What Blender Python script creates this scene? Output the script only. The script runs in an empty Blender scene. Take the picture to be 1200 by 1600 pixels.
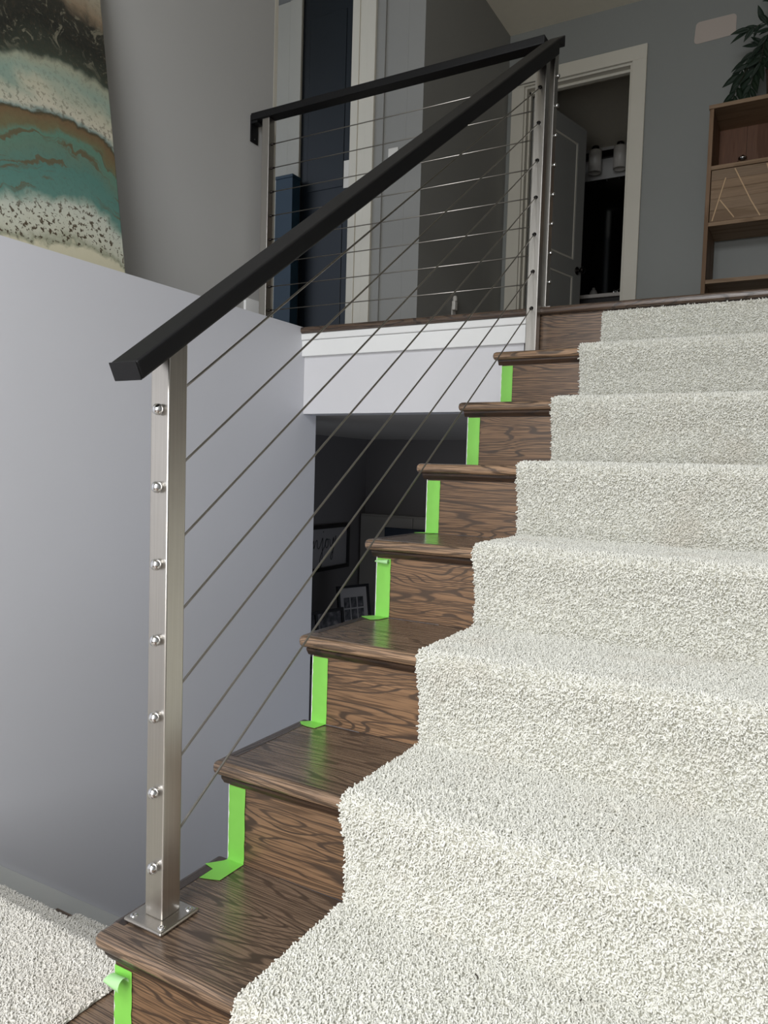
import bpy, bmesh, math, random
from mathutils import Vector, Matrix, noise as mnoise
import numpy as np
random.seed(7)
C = bpy.context.scene.collection
SC = bpy.context.scene

# ------------------------------------------------------------------ camera
F_PX = 1168.46
YAW, PITCH, ROLL = 0.5186, 0.0570, 0.0295
CAM = Vector((0.9274, -0.7587, 0.7215))
fw = Vector((-math.sin(YAW)*math.cos(PITCH), math.cos(YAW)*math.cos(PITCH), -math.sin(PITCH)))
rt = fw.cross(Vector((0, 0, 1))).normalized(); up = rt.cross(fw)
rt2 = rt*math.cos(ROLL)+up*math.sin(ROLL); up2 = up*math.cos(ROLL)-rt*math.sin(ROLL)
cd = bpy.data.cameras.new('camera'); cam = bpy.data.objects.new('camera', cd); C.objects.link(cam)
m = Matrix((rt2, up2, -fw)).transposed().to_4x4(); m.translation = CAM
cam.matrix_world = m
cd.sensor_fit = 'VERTICAL'; cd.sensor_height = 36.0; cd.sensor_width = 27.0
cd.lens = F_PX/1600*36.0
cd.clip_start = 0.02
SC.camera = cam

# ------------------------------------------------------------------ world, daylight, exposure
w = bpy.data.worlds.new('world'); SC.world = w; w.use_nodes = True
w.node_tree.nodes['Background'].inputs[0].default_value = (0.75, 0.84, 1.0, 1)
w.node_tree.nodes['Background'].inputs[1].default_value = 1.0
def area(name, loc, target, sx, sy, power, col):
    l = bpy.data.lights.new(name, 'AREA'); l.shape = 'RECTANGLE'; l.size = sx; l.size_y = sy
    l.energy = power; l.color = col
    o = bpy.data.objects.new(name, l); C.objects.link(o)
    o.location = loc
    d = Vector(target)-Vector(loc)
    o.rotation_euler = d.to_track_quat('-Z', 'Y').to_euler()
    return o
# daylight coming through the entry's glazed door and the window above it, both behind the camera
area('daylight_entry', (0.52, -2.04, 1.00), (0.45, 0, 0.20), 1.5, 1.9, 50, (1.0, 0.985, 0.96))
area('daylight_transom', (0.50, -2.02, 2.75), (0.30, -0.75, 0.0), 1.5, 0.9, 80, (0.93, 0.96, 1.0))
vs = SC.view_settings
vs.view_transform = 'Standard'; vs.look = 'None'; vs.gamma = 1.0; vs.use_curve_mapping = False
vs.exposure = 0.0

# ------------------------------------------------------------------ materials
def lin(c):
    return tuple((v/255/12.92 if v/255 <= 0.04045 else ((v/255+0.055)/1.055)**2.4) for v in c)+(1,)
class NT:
    def __init__(s, name):
        s.m = bpy.data.materials.new(name); s.m.use_nodes = True
        s.t = s.m.node_tree; s.b = s.t.nodes['Principled BSDF']; s.i = 0
    def n(s, typ, **kw):
        nd = s.t.nodes.new(typ); s.i += 1; nd.location = (-200*s.i, 0)
        for k, v in kw.items():
            if k.startswith('in_'):
                key = k[3:]
                nd.inputs[int(key) if key.isdigit() else key].default_value = v
            else: setattr(nd, k, v)
        return nd
    def l(s, a, b): s.t.links.new(a, b)
    def math(s, op, a, b=None, c=None, clamp=False):
        nd = s.n('ShaderNodeMath', operation=op, use_clamp=clamp)
        for k, v in enumerate((a, b, c)):
            if v is None: continue
            if isinstance(v, (int, float)): nd.inputs[k].default_value = v
            else: s.l(v, nd.inputs[k])
        return nd.outputs[0]
    def noise(s, vec, scale, detail=2, rough=0.5, dist=0.0):
        nd = s.n('ShaderNodeTexNoise'); nd.inputs['Scale'].default_value = scale
        nd.inputs['Detail'].default_value = detail; nd.inputs['Roughness'].default_value = rough
        nd.inputs['Distortion'].default_value = dist
        s.l(vec, nd.inputs['Vector']); return nd.outputs['Fac']
    def ramp(s, fac, stops, interp='LINEAR'):
        nd = s.n('ShaderNodeValToRGB'); cr = nd.color_ramp; cr.interpolation = interp
        while len(cr.elements) < len(stops): cr.elements.new(0.5)
        for e, (p, c) in zip(cr.elements, stops): e.position = p; e.color = c if len(c) == 4 else tuple(c)+(1,)
        s.l(fac, nd.inputs[0]); return nd.outputs[0]
    def mix(s, fac, a, b, typ='MIX'):
        nd = s.n('ShaderNodeMix', data_type='RGBA', blend_type=typ)
        for k, v in ((0, fac), (6, a), (7, b)):
            if isinstance(v, (int, float)): nd.inputs[k].default_value = v
            elif isinstance(v, tuple): nd.inputs[k].default_value = v
            else: s.l(v, nd.inputs[k])
        return nd.outputs[2]
    def coords(s, scale=(1, 1, 1), rnd=True, rot=(0, 0, 0)):
        tc = s.n('ShaderNodeTexCoord'); mp = s.n('ShaderNodeMapping')
        mp.inputs['Scale'].default_value = scale; mp.inputs['Rotation'].default_value = rot
        s.l(tc.outputs['Object'], mp.inputs['Vector'])
        if rnd:
            oi = s.n('ShaderNodeObjectInfo'); cb = s.n('ShaderNodeCombineXYZ')
            for k, f in enumerate((13.0, 29.0, 47.0)): s.l(s.math('MULTIPLY', oi.outputs['Random'], f), cb.inputs[k])
            s.l(cb.outputs[0], mp.inputs['Location'])
        return mp.outputs[0]
    def bump(s, h, strength=0.2, dist=0.002):
        nd = s.n('ShaderNodeBump'); nd.inputs['Strength'].default_value = strength
        nd.inputs['Distance'].default_value = dist; s.l(h, nd.inputs['Height'])
        s.l(nd.outputs[0], s.b.inputs['Normal'])
    def set(s, **kw):
        mp = dict(col='Base Color', rough='Roughness', metal='Metallic', spec='Specular IOR Level', coat='Coat Weight',
                  trans='Transmission Weight', coat_r='Coat Roughness', sheen='Sheen Weight', aniso='Anisotropic', ior='IOR')
        for k, v in kw.items():
            i = s.b.inputs[mp[k]]
            if isinstance(v, (int, float, tuple)): i.default_value = v
            else: s.l(v, i)
        return s.m
MATS = {}
def plain(name, rgb, rough=0.6, metal=0.0, mottled=0.04, nscale=9, bump=0.0, **kw):
    t = NT(name); v = t.coords()
    n = t.noise(v, nscale, 3)
    c = lin(rgb)
    lo = tuple(x*(1-mottled) for x in c[:3])+(1,); hi = tuple(min(1, x*(1+mottled)) for x in c[:3])+(1,)
    t.set(col=t.mix(n, lo, hi), rough=rough, metal=metal, **kw)
    if bump: t.bump(t.noise(v, 260, 2), bump, 0.001)
    MATS[name] = t.m; return t.m
def wood(name, stops, axis='x', freq=26, fig=7.0, rough=0.3, coat=0.25, pore=0.5, lineamt=0.8, worn_lit=None):
    t = NT(name)
    sc = {'x': (1.1, 1, 1), 'y': (1, 1.1, 1), 'z': (1, 1, 1.1)}
    s1 = [fig]*3; s2 = [420.0]*3; s3 = [60.0]*3; k = 'xyz'.index(axis)
    s1[k] = fig*0.12; s2[k] = 9.0; s3[k] = 3.0
    a = t.noise(t.coords(tuple(s1)), 1.0, 3.2, 0.46, 0.35)
    fine = t.noise(t.coords(tuple(s3)), 1.0, 3, 0.6)
    por = t.noise(t.coords(tuple(s2)), 1.0, 2, 0.6)
    ph = t.math('ADD', t.math('MULTIPLY', a, freq*6.2832), t.math('MULTIPLY', fine, 4.5))
    si = t.math('MULTIPLY_ADD', t.math('SINE', ph), 0.5, 0.5)
    big = t.noise(t.coords(tuple(x*0.45 for x in s1)), 1.0, 1.5)
    si = t.math('POWER', si, t.math('MULTIPLY_ADD', big, 3.0, 0.5))
    wid = t.ramp(si, [(0.50, (0, 0, 0)), (0.88, (1, 1, 1))])
    poreb = t.ramp(por, [(0.47, (0, 0, 0)), (0.58, (1, 1, 1))])
    dk = t.math('MULTIPLY', wid, lineamt)
    dk = t.math('MAXIMUM', dk, t.math('MULTIPLY', poreb, pore))
    dk = t.math('MULTIPLY', dk, t.math('MULTIPLY_ADD', fine, 0.5, 0.72), clamp=True)
    base = t.mix(t.math('MULTIPLY_ADD', fine, 0.9, -0.05, clamp=True), stops[0], stops[1])
    if worn_lit:      # rounded front edge paler: rubbed stain plus light caught there, put into the colour
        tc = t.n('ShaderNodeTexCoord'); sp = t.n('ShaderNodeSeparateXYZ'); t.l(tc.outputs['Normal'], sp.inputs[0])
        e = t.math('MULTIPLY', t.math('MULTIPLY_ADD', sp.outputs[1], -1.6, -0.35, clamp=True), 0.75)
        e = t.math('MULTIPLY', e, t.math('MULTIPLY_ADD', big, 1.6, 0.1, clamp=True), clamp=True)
        base = t.mix(e, base, worn_lit)
    oi = t.n('ShaderNodeObjectInfo')
    base = t.mix(1.0, base, t.ramp(oi.outputs['Random'], [(0, (0.82, 0.82, 0.84)), (1, (1.1, 1.05, 1.0))]), 'MULTIPLY')
    t.set(col=t.mix(dk, base, stops[2]), rough=t.math('MULTIPLY_ADD', wid, 0.14, rough), coat=coat, coat_r=0.22)
    t.bump(t.math('SUBTRACT', 1.0, dk), 0.25, 0.0007)
    MATS[name] = t.m; return t.m
OAK = (lin((106, 82, 61)), lin((150, 119, 90)), lin((36, 28, 24)))
M_TREAD = wood('stained_oak_tread', (lin((108, 90, 74)), lin((140, 118, 98)), lin((38, 30, 26))), 'x', 42, 6.0, 0.22, 0.35, 0.65, worn_lit=lin((168, 138, 110)))
M_LANDING = wood('stained_oak_landing', (lin((88, 72, 60)), lin((112, 92, 76)), lin((40, 32, 28))), 'x', 42, 6.0, 0.26, 0.25, 0.6)
M_RISER = wood('stained_oak_riser', OAK, 'x', 54, 6.2, 0.34, 0.15, 0.65)
M_RETURN = wood('stained_oak_return', (lin((58, 46, 40)), lin((76, 62, 53)), lin((28, 23, 21))), 'y', 24, 6.5, 0.24, 0.3)
M_COVE = wood('stained_oak_moulding', (lin((60, 46, 37)), lin((84, 64, 50)), lin((32, 25, 22))), 'x', 24, 8, 0.35, 0.15)
M_SHELF = wood('rustic_shelf_wood', (lin((130, 106, 80)), lin((164, 138, 108)), lin((90, 70, 52))), 'x', 5, 7, 0.6, 0.0, 0.25, 0.4)
M_SHELFV = wood('rustic_shelf_wood_upright', (lin((120, 94, 70)), lin((148, 120, 90)), lin((80, 60, 44))), 'z', 5, 7, 0.6, 0.0, 0.25, 0.4)
M_SHELFB = wood('rustic_shelf_back_wood', (lin((96, 66, 48)), lin((128, 90, 66)), lin((62, 42, 32))), 'z', 5, 6, 0.6, 0.0, 0.25, 0.4)
M_INLAY = plain('pale_wood_inlay', (196, 164, 124), 0.5)
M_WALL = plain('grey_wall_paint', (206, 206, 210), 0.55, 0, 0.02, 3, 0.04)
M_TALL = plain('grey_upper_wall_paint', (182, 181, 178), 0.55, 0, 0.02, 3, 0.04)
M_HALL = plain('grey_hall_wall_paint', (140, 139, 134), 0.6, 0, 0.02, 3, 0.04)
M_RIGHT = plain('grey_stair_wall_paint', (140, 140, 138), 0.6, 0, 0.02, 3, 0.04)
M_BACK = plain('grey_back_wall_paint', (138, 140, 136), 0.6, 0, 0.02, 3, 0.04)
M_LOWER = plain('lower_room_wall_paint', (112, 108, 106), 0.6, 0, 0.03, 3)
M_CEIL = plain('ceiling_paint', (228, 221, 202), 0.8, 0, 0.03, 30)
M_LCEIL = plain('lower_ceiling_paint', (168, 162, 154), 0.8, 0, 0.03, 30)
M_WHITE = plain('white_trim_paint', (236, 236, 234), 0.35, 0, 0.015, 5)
M_BEAM = plain('white_beam_paint', (216, 215, 217), 0.5, 0, 0.015, 4)
M_TRIM = plain('cream_casing_paint', (208, 203, 189), 0.4, 0, 0.02, 5)
M_GTRIM = plain('greyed_stair_skirt_paint', (232, 234, 230), 0.45, 0, 0.02, 5)
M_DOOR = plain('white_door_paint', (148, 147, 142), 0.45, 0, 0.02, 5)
M_NAVY = plain('navy_paint', (8, 19, 28), 0.4, 0, 0.05, 5)
M_BLUE = plain('lighter_navy_paint', (34, 62, 80), 0.4, 0, 0.05, 5)
M_BLACK = plain('black_powder_coat', (13, 13, 15), 0.5, 0, 0.06, 200, 0.08, spec=0.35)
M_FRAME = plain('black_frame_lacquer', (18, 17, 18), 0.35, 0, 0.05, 5)
M_KNOB = plain('dark_bronze_metal', (40, 36, 34), 0.3, 0.9)
M_CHROME = plain('polished_steel', (225, 225, 226), 0.14, 1.0, 0.01)
M_CABLE = plain('steel_cable', (168, 164, 158), 0.32, 1.0, 0.06, 900)
M_TAPE = plain('green_masking_tape', (130, 202, 84), 0.42, 0, 0.03, 60, 0.05)
M_TAPEB = plain('pale_green_tape_back', (172, 222, 156), 0.5, 0, 0.03, 60)
M_PATCH = plain('pale_wall_primer', (186, 174, 164), 0.75, 0, 0.02, 8)
M_LEAF = plain('dark_green_leaf', (38, 58, 40), 0.5, 0, 0.25, 25)
M_STEM = plain('brown_green_stem', (54, 50, 36), 0.7, 0, 0.2, 25)
M_POT = plain('brown_woven_pot', (78, 58, 42), 0.8, 0, 0.3, 70, 0.4)
M_SHADE = plain('frosted_white_glass', (206, 202, 194), 0.35, 0, 0.03, 10)
M_COUNTER = plain('pale_counter_top', (196, 190, 182), 0.3, 0, 0.06, 40)
M_VANITY = plain('dark_vanity_paint', (40, 36, 34), 0.5, 0, 0.05, 10)
M_PAPER = plain('print_paper', (140, 136, 134), 0.6, 0, 0.02, 8)
M_INK = plain('black_ink', (24, 22, 22), 0.6)
M_PLATE = plain('white_plastic_plate', (216, 212, 204), 0.4, 0, 0.01)
M_LINT = plain('dark_lint', (60, 54, 48), 0.9)
M_PALECAB = plain('pale_cabinet_paint', (150, 146, 140), 0.5)
M_SCREEN = plain('blue_black_panel', (34, 42, 52), 0.4)
def steel():
    t = NT('brushed_stainless_steel'); v = t.coords((700, 700, 5)); n = t.noise(v, 1.0, 2, 0.6)
    t.set(col=t.mix(n, lin((176, 172, 165)), lin((206, 202, 196))), metal=1.0,
          rough=t.math('MULTIPLY_ADD', n, 0.16, 0.24))
    t.bump(n, 0.05, 0.0003)
    return t.m
M_STEEL = steel()
def photo_mat():
    t = NT('dark_photo_print'); v = t.coords((1, 1, 1)); n = t.noise(v, 22, 3)
    t.set(col=t.ramp(n, [(0.35, lin((22, 22, 24))), (0.55, lin((70, 68, 70))), (0.75, lin((128, 124, 122)))]), rough=0.4)
    return t.m
M_PHOTO = photo_mat()
def glass():
    t = NT('clear_glass'); return t.set(col=(0.95, 0.97, 0.97, 1), rough=0.03, trans=1.0, ior=1.45)
M_GLASS = glass()
M_MIRROR = plain('mirror_silvering', (88, 88, 88), 0.06, 1.0, 0.0)
def yarn(name, a, b, dirt):
    t = NT(name)
    oi = t.n('ShaderNodeObjectInfo')
    c = t.mix(oi.outputs['Random'], lin(a), lin(b))
    geo = t.n('ShaderNodeNewGeometry')
    n = t.noise(geo.outputs['Position'], 5.0, 4, 0.6)
    c = t.mix(t.ramp(n, [(0.55, (0, 0, 0)), (0.78, (0.55, 0.55, 0.55))]), c, lin(dirt))
    t.set(col=c, rough=0.95, spec=0.1, sheen=0.15)
    return t.m
M_YARN = yarn('cream_carpet_yarn', (212, 211, 201), (230, 229, 221), (206, 198, 184))
M_YARNL = yarn('cream_lower_carpet_yarn', (213, 210, 202), (231, 228, 220), (206, 199, 188))
M_BACKING = plain('carpet_backing', (170, 168, 155), 0.95, 0, 0.1, 60)
def paint_mat():
    # abstract seascape: bands of cream, teal, brown, pale foam and near-black that dip towards the right
    t = NT('abstract_seascape_paint')
    tc = t.n('ShaderNodeTexCoord'); sp = t.n('ShaderNodeSeparateXYZ'); t.l(tc.outputs['Object'], sp.inputs[0])
    y, z = sp.outputs[1], sp.outputs[2]
    cb = t.n('ShaderNodeCombineXYZ'); t.l(y, cb.inputs[1]); t.l(z, cb.inputs[2])
    p = cb.outputs[0]
    n1 = t.noise(p, 3.2, 5, 0.55, 0.4); n2 = t.noise(p, 13, 5, 0.6, 0.6); n3 = t.noise(p, 72, 4, 0.6, 0.3)
    # y is measured leftwards from the right edge (0 .. -1.2)
    yy = t.math('ADD', y, 0.20)
    v = t.math('ADD', z, t.math('MULTIPLY', t.math('MULTIPLY', yy, yy), 1.15))
    up_ = t.math('MULTIPLY_ADD', z, 5.0, -2.1, clamp=True)
    v = t.math('ADD', v, t.math('MULTIPLY', up_, t.math('MULTIPLY', y, -0.20)))
    v = t.math('ADD', v, t.math('MULTIPLY_ADD', n1, 0.16, -0.08))
    v = t.math('ADD', v, t.math('MULTIPLY_ADD', n2, 0.07, -0.035))
    f = t.math('ADD', v, 0.0)
    st = [(0.00, (206, 200, 172)), (0.07, (204, 198, 172)), (0.085, (150, 152, 130)), (0.105, (188, 188, 170)),
          (0.15, (192, 194, 178)), (0.185, (186, 190, 176)), (0.205, (140, 158, 144)), (0.225, (90, 128, 118)), (0.30, (84, 124, 114)),
          (0.345, (96, 122, 106)), (0.385, (92, 128, 110)), (0.405, (108, 104, 76)), (0.445, (112, 92, 66)),
          (0.458, (70, 66, 50)), (0.468, (130, 146, 138)), (0.49, (196, 190, 170)), (0.56, (182, 180, 158)), (0.62, (150, 164, 148)),
          (0.665, (160, 160, 138)), (0.69, (58, 64, 54)), (0.78, (34, 36, 32)), (0.85, (46, 46, 40)),
          (0.89, (140, 122, 100)), (1.0, (166, 162, 142))]
    a = t.ramp(f, [(q, lin(c)) for q, c in st])
    # flecks of brown and dark along the pale foam bands
    fl = t.ramp(n3, [(0.54, (0, 0, 0)), (0.59, (1, 1, 1))])
    bandmask = t.ramp(f, [(0.075, (0, 0, 0)), (0.09, (1, 1, 1)), (0.18, (0.9, 0.9, 0.9)), (0.22, (0.1, 0.1, 0.1)), (0.45, (0.1, 0.1, 0.1)), (0.48, (0.6, 0.6, 0.6)), (0.6, (0.2, 0.2, 0.2))])
    a = t.mix(t.math('MULTIPLY', fl, bandmask), a, lin((78, 66, 50)))
    # streaks of ochre in the teal water
    st2 = t.noise(t.coords((1, 1.0, 1), False), 1, 1)
    mp = t.n('ShaderNodeCombineXYZ'); t.l(t.math('MULTIPLY', y, 3.5), mp.inputs[1]); t.l(t.math('MULTIPLY', v, 34), mp.inputs[2])
    str_ = t.noise(mp.outputs[0], 1.0, 4, 0.6, 0.2)
    smask = t.ramp(f, [(0.20, (0, 0, 0)), (0.24, (0.85, 0.85, 0.85)), (0.39, (0.85, 0.85, 0.85)), (0.42, (0, 0, 0))])
    a = t.mix(t.math('MULTIPLY', t.ramp(str_, [(0.53, (0, 0, 0)), (0.60, (1, 1, 1))]), smask), a, lin((98, 84, 60)))
    # white marbling in the dark top and teal haze in the pale middle
    ve = t.ramp(t.noise(p, 19, 6, 0.7, 1.6), [(0.55, (0, 0, 0)), (0.62, (1, 1, 1))])
    tmask = t.ramp(f, [(0.68, (0, 0, 0)), (0.74, (0.7, 0.7, 0.7)), (1, (0.7, 0.7, 0.7))])
    a = t.mix(t.math('MULTIPLY', ve, tmask), a, lin((128, 124, 106)))
    hz = t.ramp(n1, [(0.45, (0, 0, 0)), (0.62, (0.75, 0.75, 0.75))])
    hmask = t.ramp(f, [(0.47, (0, 0, 0)), (0.56, (1, 1, 1)), (0.66, (0.4, 0.4, 0.4)), (0.7, (0, 0, 0))])
    a = t.mix(t.math('MULTIPLY', hz, hmask), a, lin((104, 138, 128)))
    sp2 = t.ramp(t.noise(p, 11, 2, 0.4, 0.2), [(0.68, (0, 0, 0)), (0.72, (0.8, 0.8, 0.8))])
    a = t.mix(t.math('MULTIPLY', sp2, hmask), a, lin((62, 70, 66)))
    t.set(col=a, rough=0.4)
    t.bump(n3, 0.3, 0.002)
    return t.m
M_ART = paint_mat()

# ------------------------------------------------------------------ mesh helpers
W = {}                                            # world offset of every object's origin
class MB:
    def __init__(s): s.bm = bmesh.new()
    def box(s, x0, x1, y0, y1, z0, z1, bev=0.0, seg=2):
        return s.hexa([(x0, y0, z0), (x1, y0, z0), (x1, y1, z0), (x0, y1, z0), (x0, y0, z1), (x1, y0, z1), (x1, y1, z1), (x0, y1, z1)], bev, seg)
    def hexa(s, pts, bev=0.0, seg=2):
        vs_ = [s.bm.verts.new(p) for p in pts]
        fs = [s.bm.faces.new([vs_[i] for i in f]) for f in ((3, 2, 1, 0), (4, 5, 6, 7), (0, 1, 5, 4), (1, 2, 6, 5), (2, 3, 7, 6), (3, 0, 4, 7))]
        if bev > 0:
            es = list({e for f in fs for e in f.edges})
            bmesh.ops.bevel(s.bm, geom=es, offset=bev, segments=seg, profile=0.5, affect='EDGES', clamp_overlap=True)
        return vs_
    def prism(s, poly, axis, a, b):
        # poly: list of 2-D points in the plane across `axis`; extruded from a to b
        def P(q, t):
            return {'x': (t, q[0], q[1]), 'y': (q[0], t, q[1]), 'z': (q[0], q[1], t)}[axis]
        A = [s.bm.verts.new(P(q, a)) for q in poly]; B = [s.bm.verts.new(P(q, b)) for q in poly]
        n = len(poly)
        s.bm.faces.new(A); s.bm.faces.new(B[::-1])
        for i in range(n): s.bm.faces.new((A[i], B[i], B[(i+1) % n], A[(i+1) % n]))
    def tube(s, pts, r, seg=8, cap=True, taper=None):
        pts = [Vector(p) for p in pts]; rings = []
        pd = None
        for i, p in enumerate(pts):
            d = (pts[min(i+1, len(pts)-1)]-pts[max(i-1, 0)]).normalized()
            if pd is None:
                u = d.orthogonal().normalized()
            else:
                u = (u-d*u.dot(d)).normalized()
            pd = d; v = d.cross(u)
            rr = r if taper is None else r*taper(i/(len(pts)-1))
            rings.append([s.bm.verts.new(p+(u*math.cos(2*math.pi*k/seg)+v*math.sin(2*math.pi*k/seg))*rr) for k in range(seg)])
        for a, b in zip(rings, rings[1:]):
            for k in range(seg): s.bm.faces.new((a[k], a[(k+1) % seg], b[(k+1) % seg], b[k])).smooth = True
        if cap: s.bm.faces.new(rings[0][::-1]); s.bm.faces.new(rings[-1])
    def lathe(s, prof, origin, axis, seg=14):
        # prof: (radius, height along axis)
        ax = Vector(axis).normalized(); u = ax.orthogonal().normalized(); v = ax.cross(u); o = Vector(origin)
        rings = []
        for r, h in prof:
            if r < 1e-6: rings.append([s.bm.verts.new(o+ax*h)])
            else: rings.append([s.bm.verts.new(o+ax*h+(u*math.cos(2*math.pi*k/seg)+v*math.sin(2*math.pi*k/seg))*r) for k in range(seg)])
        for a, b in zip(rings, rings[1:]):
            for k in range(seg):
                q = (k+1) % seg
                if len(a) == 1 and len(b) == 1: continue
                if len(a) == 1: f = (a[0], b[q], b[k])
                elif len(b) == 1: f = (a[k], a[q], b[0])
                else: f = (a[k], a[q], b[q], b[k])
                s.bm.faces.new(f).smooth = True
    def grid(s, P, nu, nv):
        vs_ = [[s.bm.verts.new(P(i/nu, j/nv)) for j in range(nv+1)] for i in range(nu+1)]
        for i in range(nu):
            for j in range(nv):
                s.bm.faces.new((vs_[i][j], vs_[i+1][j], vs_[i+1][j+1], vs_[i][j+1])).smooth = True
        return vs_
def obj(name, mb, mat, parent=None, label=None, smooth=False, local=False, recalc=True):
    bm = mb.bm
    off = W[parent.name] if parent is not None else Vector((0, 0, 0))
    if not local:
        # pivot of a part: the middle of its foot
        xs = [v.co for v in bm.verts]
        lo = Vector((min(c.x for c in xs), min(c.y for c in xs), min(c.z for c in xs)))
        hi = Vector((max(c.x for c in xs), max(c.y for c in xs), max(c.z for c in xs)))
        piv = Vector(((lo.x+hi.x)/2, (lo.y+hi.y)/2, lo.z))
        bmesh.ops.translate(bm, vec=-piv, verts=bm.verts)
    else:
        piv = Vector(local)
    if recalc: bmesh.ops.recalc_face_normals(bm, faces=bm.faces)
    me = bpy.data.meshes.new(name); bm.to_mesh(me); bm.free()
    if smooth:
        for p in me.polygons: p.use_smooth = True
    me.materials.append(mat)
    o = bpy.data.objects.new(name, me); C.objects.link(o)
    o.location = piv-off
    if parent is not None: o.parent = parent
    W[o.name] = piv
    if label: o['label'] = label
    return o
def thing(name, label, cat, loc=(0, 0, 0), group=None):
    o = bpy.data.objects.new(name, None); o.empty_display_size = 0.05; C.objects.link(o)
    o.location = loc; W[o.name] = Vector(loc); o['label'] = label; o['category'] = cat
    if group: o['group'] = group
    return o
def tag(o, label, cat, group=None):
    o['label'] = label; o['category'] = cat
    if group: o['group'] = group
    return o
def struct(name, mb, mat, parent=None):
    o = obj(name, mb, mat, parent)
    if parent is None: o['kind'] = 'structure'
    return o
def sbox(name, mat, *a, bev=0.0, parent=None):
    b = MB(); b.box(*a, bev); return struct(name, b, mat, parent)

# ------------------------------------------------------------------ key dimensions (metres)
R, G = 0.185, 0.2558                 # rise, going
T = 0.026                            # tread thickness
S = 0.0105                           # riser face behind the nominal nosing line
NF = -0.0105                         # nosing front before that line
XN = 0.008                           # open left end of the treads
YL = 1.760                           # front of the landing nosing
ZL = 7*R                             # landing level
XW = -0.93                           # face of the wall left of the lower flight
XT = -1.25                           # tall wall behind the ledge
XR = 1.36                            # right wall
ZC = 3.69                            # ceiling
YB = 4.2                             # back wall of the upper hall
YH = 2.95                            # hall wall left
XD = -1.02                           # dark wall
ZLC, ZLF = 0.942, -1.52              # lower room ceiling, floor
YF = -2.1                            # front wall (behind the camera)

# ------------------------------------------------------------------ the setting
fl = MB(); fl.box(XW, XR, YF, 0.10, -0.30, -R); fl.box(0.040, XR, 0.10, 0.3, -0.30, -R)
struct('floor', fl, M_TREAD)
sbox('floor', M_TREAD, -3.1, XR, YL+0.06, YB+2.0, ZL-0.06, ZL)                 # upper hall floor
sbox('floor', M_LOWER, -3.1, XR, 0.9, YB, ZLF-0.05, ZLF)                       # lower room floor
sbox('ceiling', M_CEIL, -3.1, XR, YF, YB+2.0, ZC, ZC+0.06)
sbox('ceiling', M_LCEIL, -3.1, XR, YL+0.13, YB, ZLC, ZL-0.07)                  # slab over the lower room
sbox('wall_left', M_WALL, XT, XW, YF, 1.885, ZLF, ZL+0.002)                    # wall under the ledge
sbox('wall_upper_left', M_TALL, XT-0.12, XT, YF, 1.95, ZL+0.003, ZC)
sbox('trim_1', M_TRIM, XT-0.115, XT+0.001, 1.951, 1.975, ZL+0.003, ZC)         # lit end trim of the tall wall
b = MB(); b.box(XT+0.0005, XT+0.013, 1.775, 1.95, ZL+0.004, ZL+0.140, 0.003); b.box(XT+0.0005, XT+0.008, 1.775, 1.95, ZL+0.140, ZL+0.152)
struct('baseboard_ledge', b, M_WHITE)
sbox('wall_right', M_RIGHT, XR, XR+0.1, YF, YB+2.0, -0.3, ZC)
# front wall with the entry's glazed opening and the transom window
b = MB()
b.box(-3.1, -0.25, YF-0.12, YF, ZLF, ZC); b.box(1.3, XR, YF-0.12, YF, -0.3, ZC)
b.box(-0.25, 1.3, YF-0.12, YF, 2.0, 2.35); b.box(-0.25, 1.3, YF-0.12, YF, 3.4, ZC); b.box(-0.25, 1.3, YF-0.12, YF, -0.3, 0.02)
struct('wall_front', b, M_HALL)
for k, (z0, z1) in enumerate(((0.02, 2.0), (2.35, 3.4))):
    b = MB()
    for x in (-0.25, 0.5, 1.26): b.box(x, x+0.04, YF-0.09, YF-0.03, z0, z1)
    for z in (z0, z1-0.04): b.box(-0.25, 1.3, YF-0.088, YF-0.032, z, z+0.04)
    struct('window_%d' % (k+1), b, M_WHITE)
# upper hall walls
b = MB()
XO0, XO1, ZO = -0.900, -0.195, ZL+2.03           # bathroom door opening
b.box(XD-0.1, XO0, YB, YB+0.12, ZL, ZC); b.box(XO1, XR, YB, YB+0.12, ZL, ZC); b.box(XO0, XO1, YB, YB+0.12, ZO, ZC)
struct('wall_back', b, M_BACK)
sbox('wall_hall_side', M_HALL, XD-0.10, XD, YH, YB-0.0005, ZL, ZC)
b = MB()
XN0, XN1 = -1.84, -1.474
b.box(XN1, XD-0.1005, YH, YH+0.10, ZL, ZC); b.box(-3.1, XN0, YH, YH+0.10, ZL, ZC)
b.box(XN0, XN1, YH+0.05, YH+0.10, ZL, ZC)
struct('wall_hall', b, M_HALL)
sbox('wall_far_left', M_HALL, -3.2, -3.1, 1.95, YH, ZL, ZC)
b = MB()
for x0, x1, d in ((-1.474, -1.425, 0.026), (-1.425, -1.375, 0.020), (-1.375, -1.318, 0.028)): b.box(x0, x1, YH-d, YH-0.0005, ZL, ZC-0.2, 0.003)
struct('trim_2', b, M_TRIM)
sbox('trim_3', M_HALL, -1.318, -1.262, YH-0.012, YH-0.0005, ZL, ZC-0.2, bev=0.002)
sbox('trim_9', M_TRIM, -2.10, -1.925, YH-0.012, YH-0.0005, ZL, ZC-0.2, bev=0.002)
sbox('trim_4', M_TRIM, -1.922, XN0+0.004, YH-0.018, YH-0.0005, ZL, ZC-0.2, bev=0.003)
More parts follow.
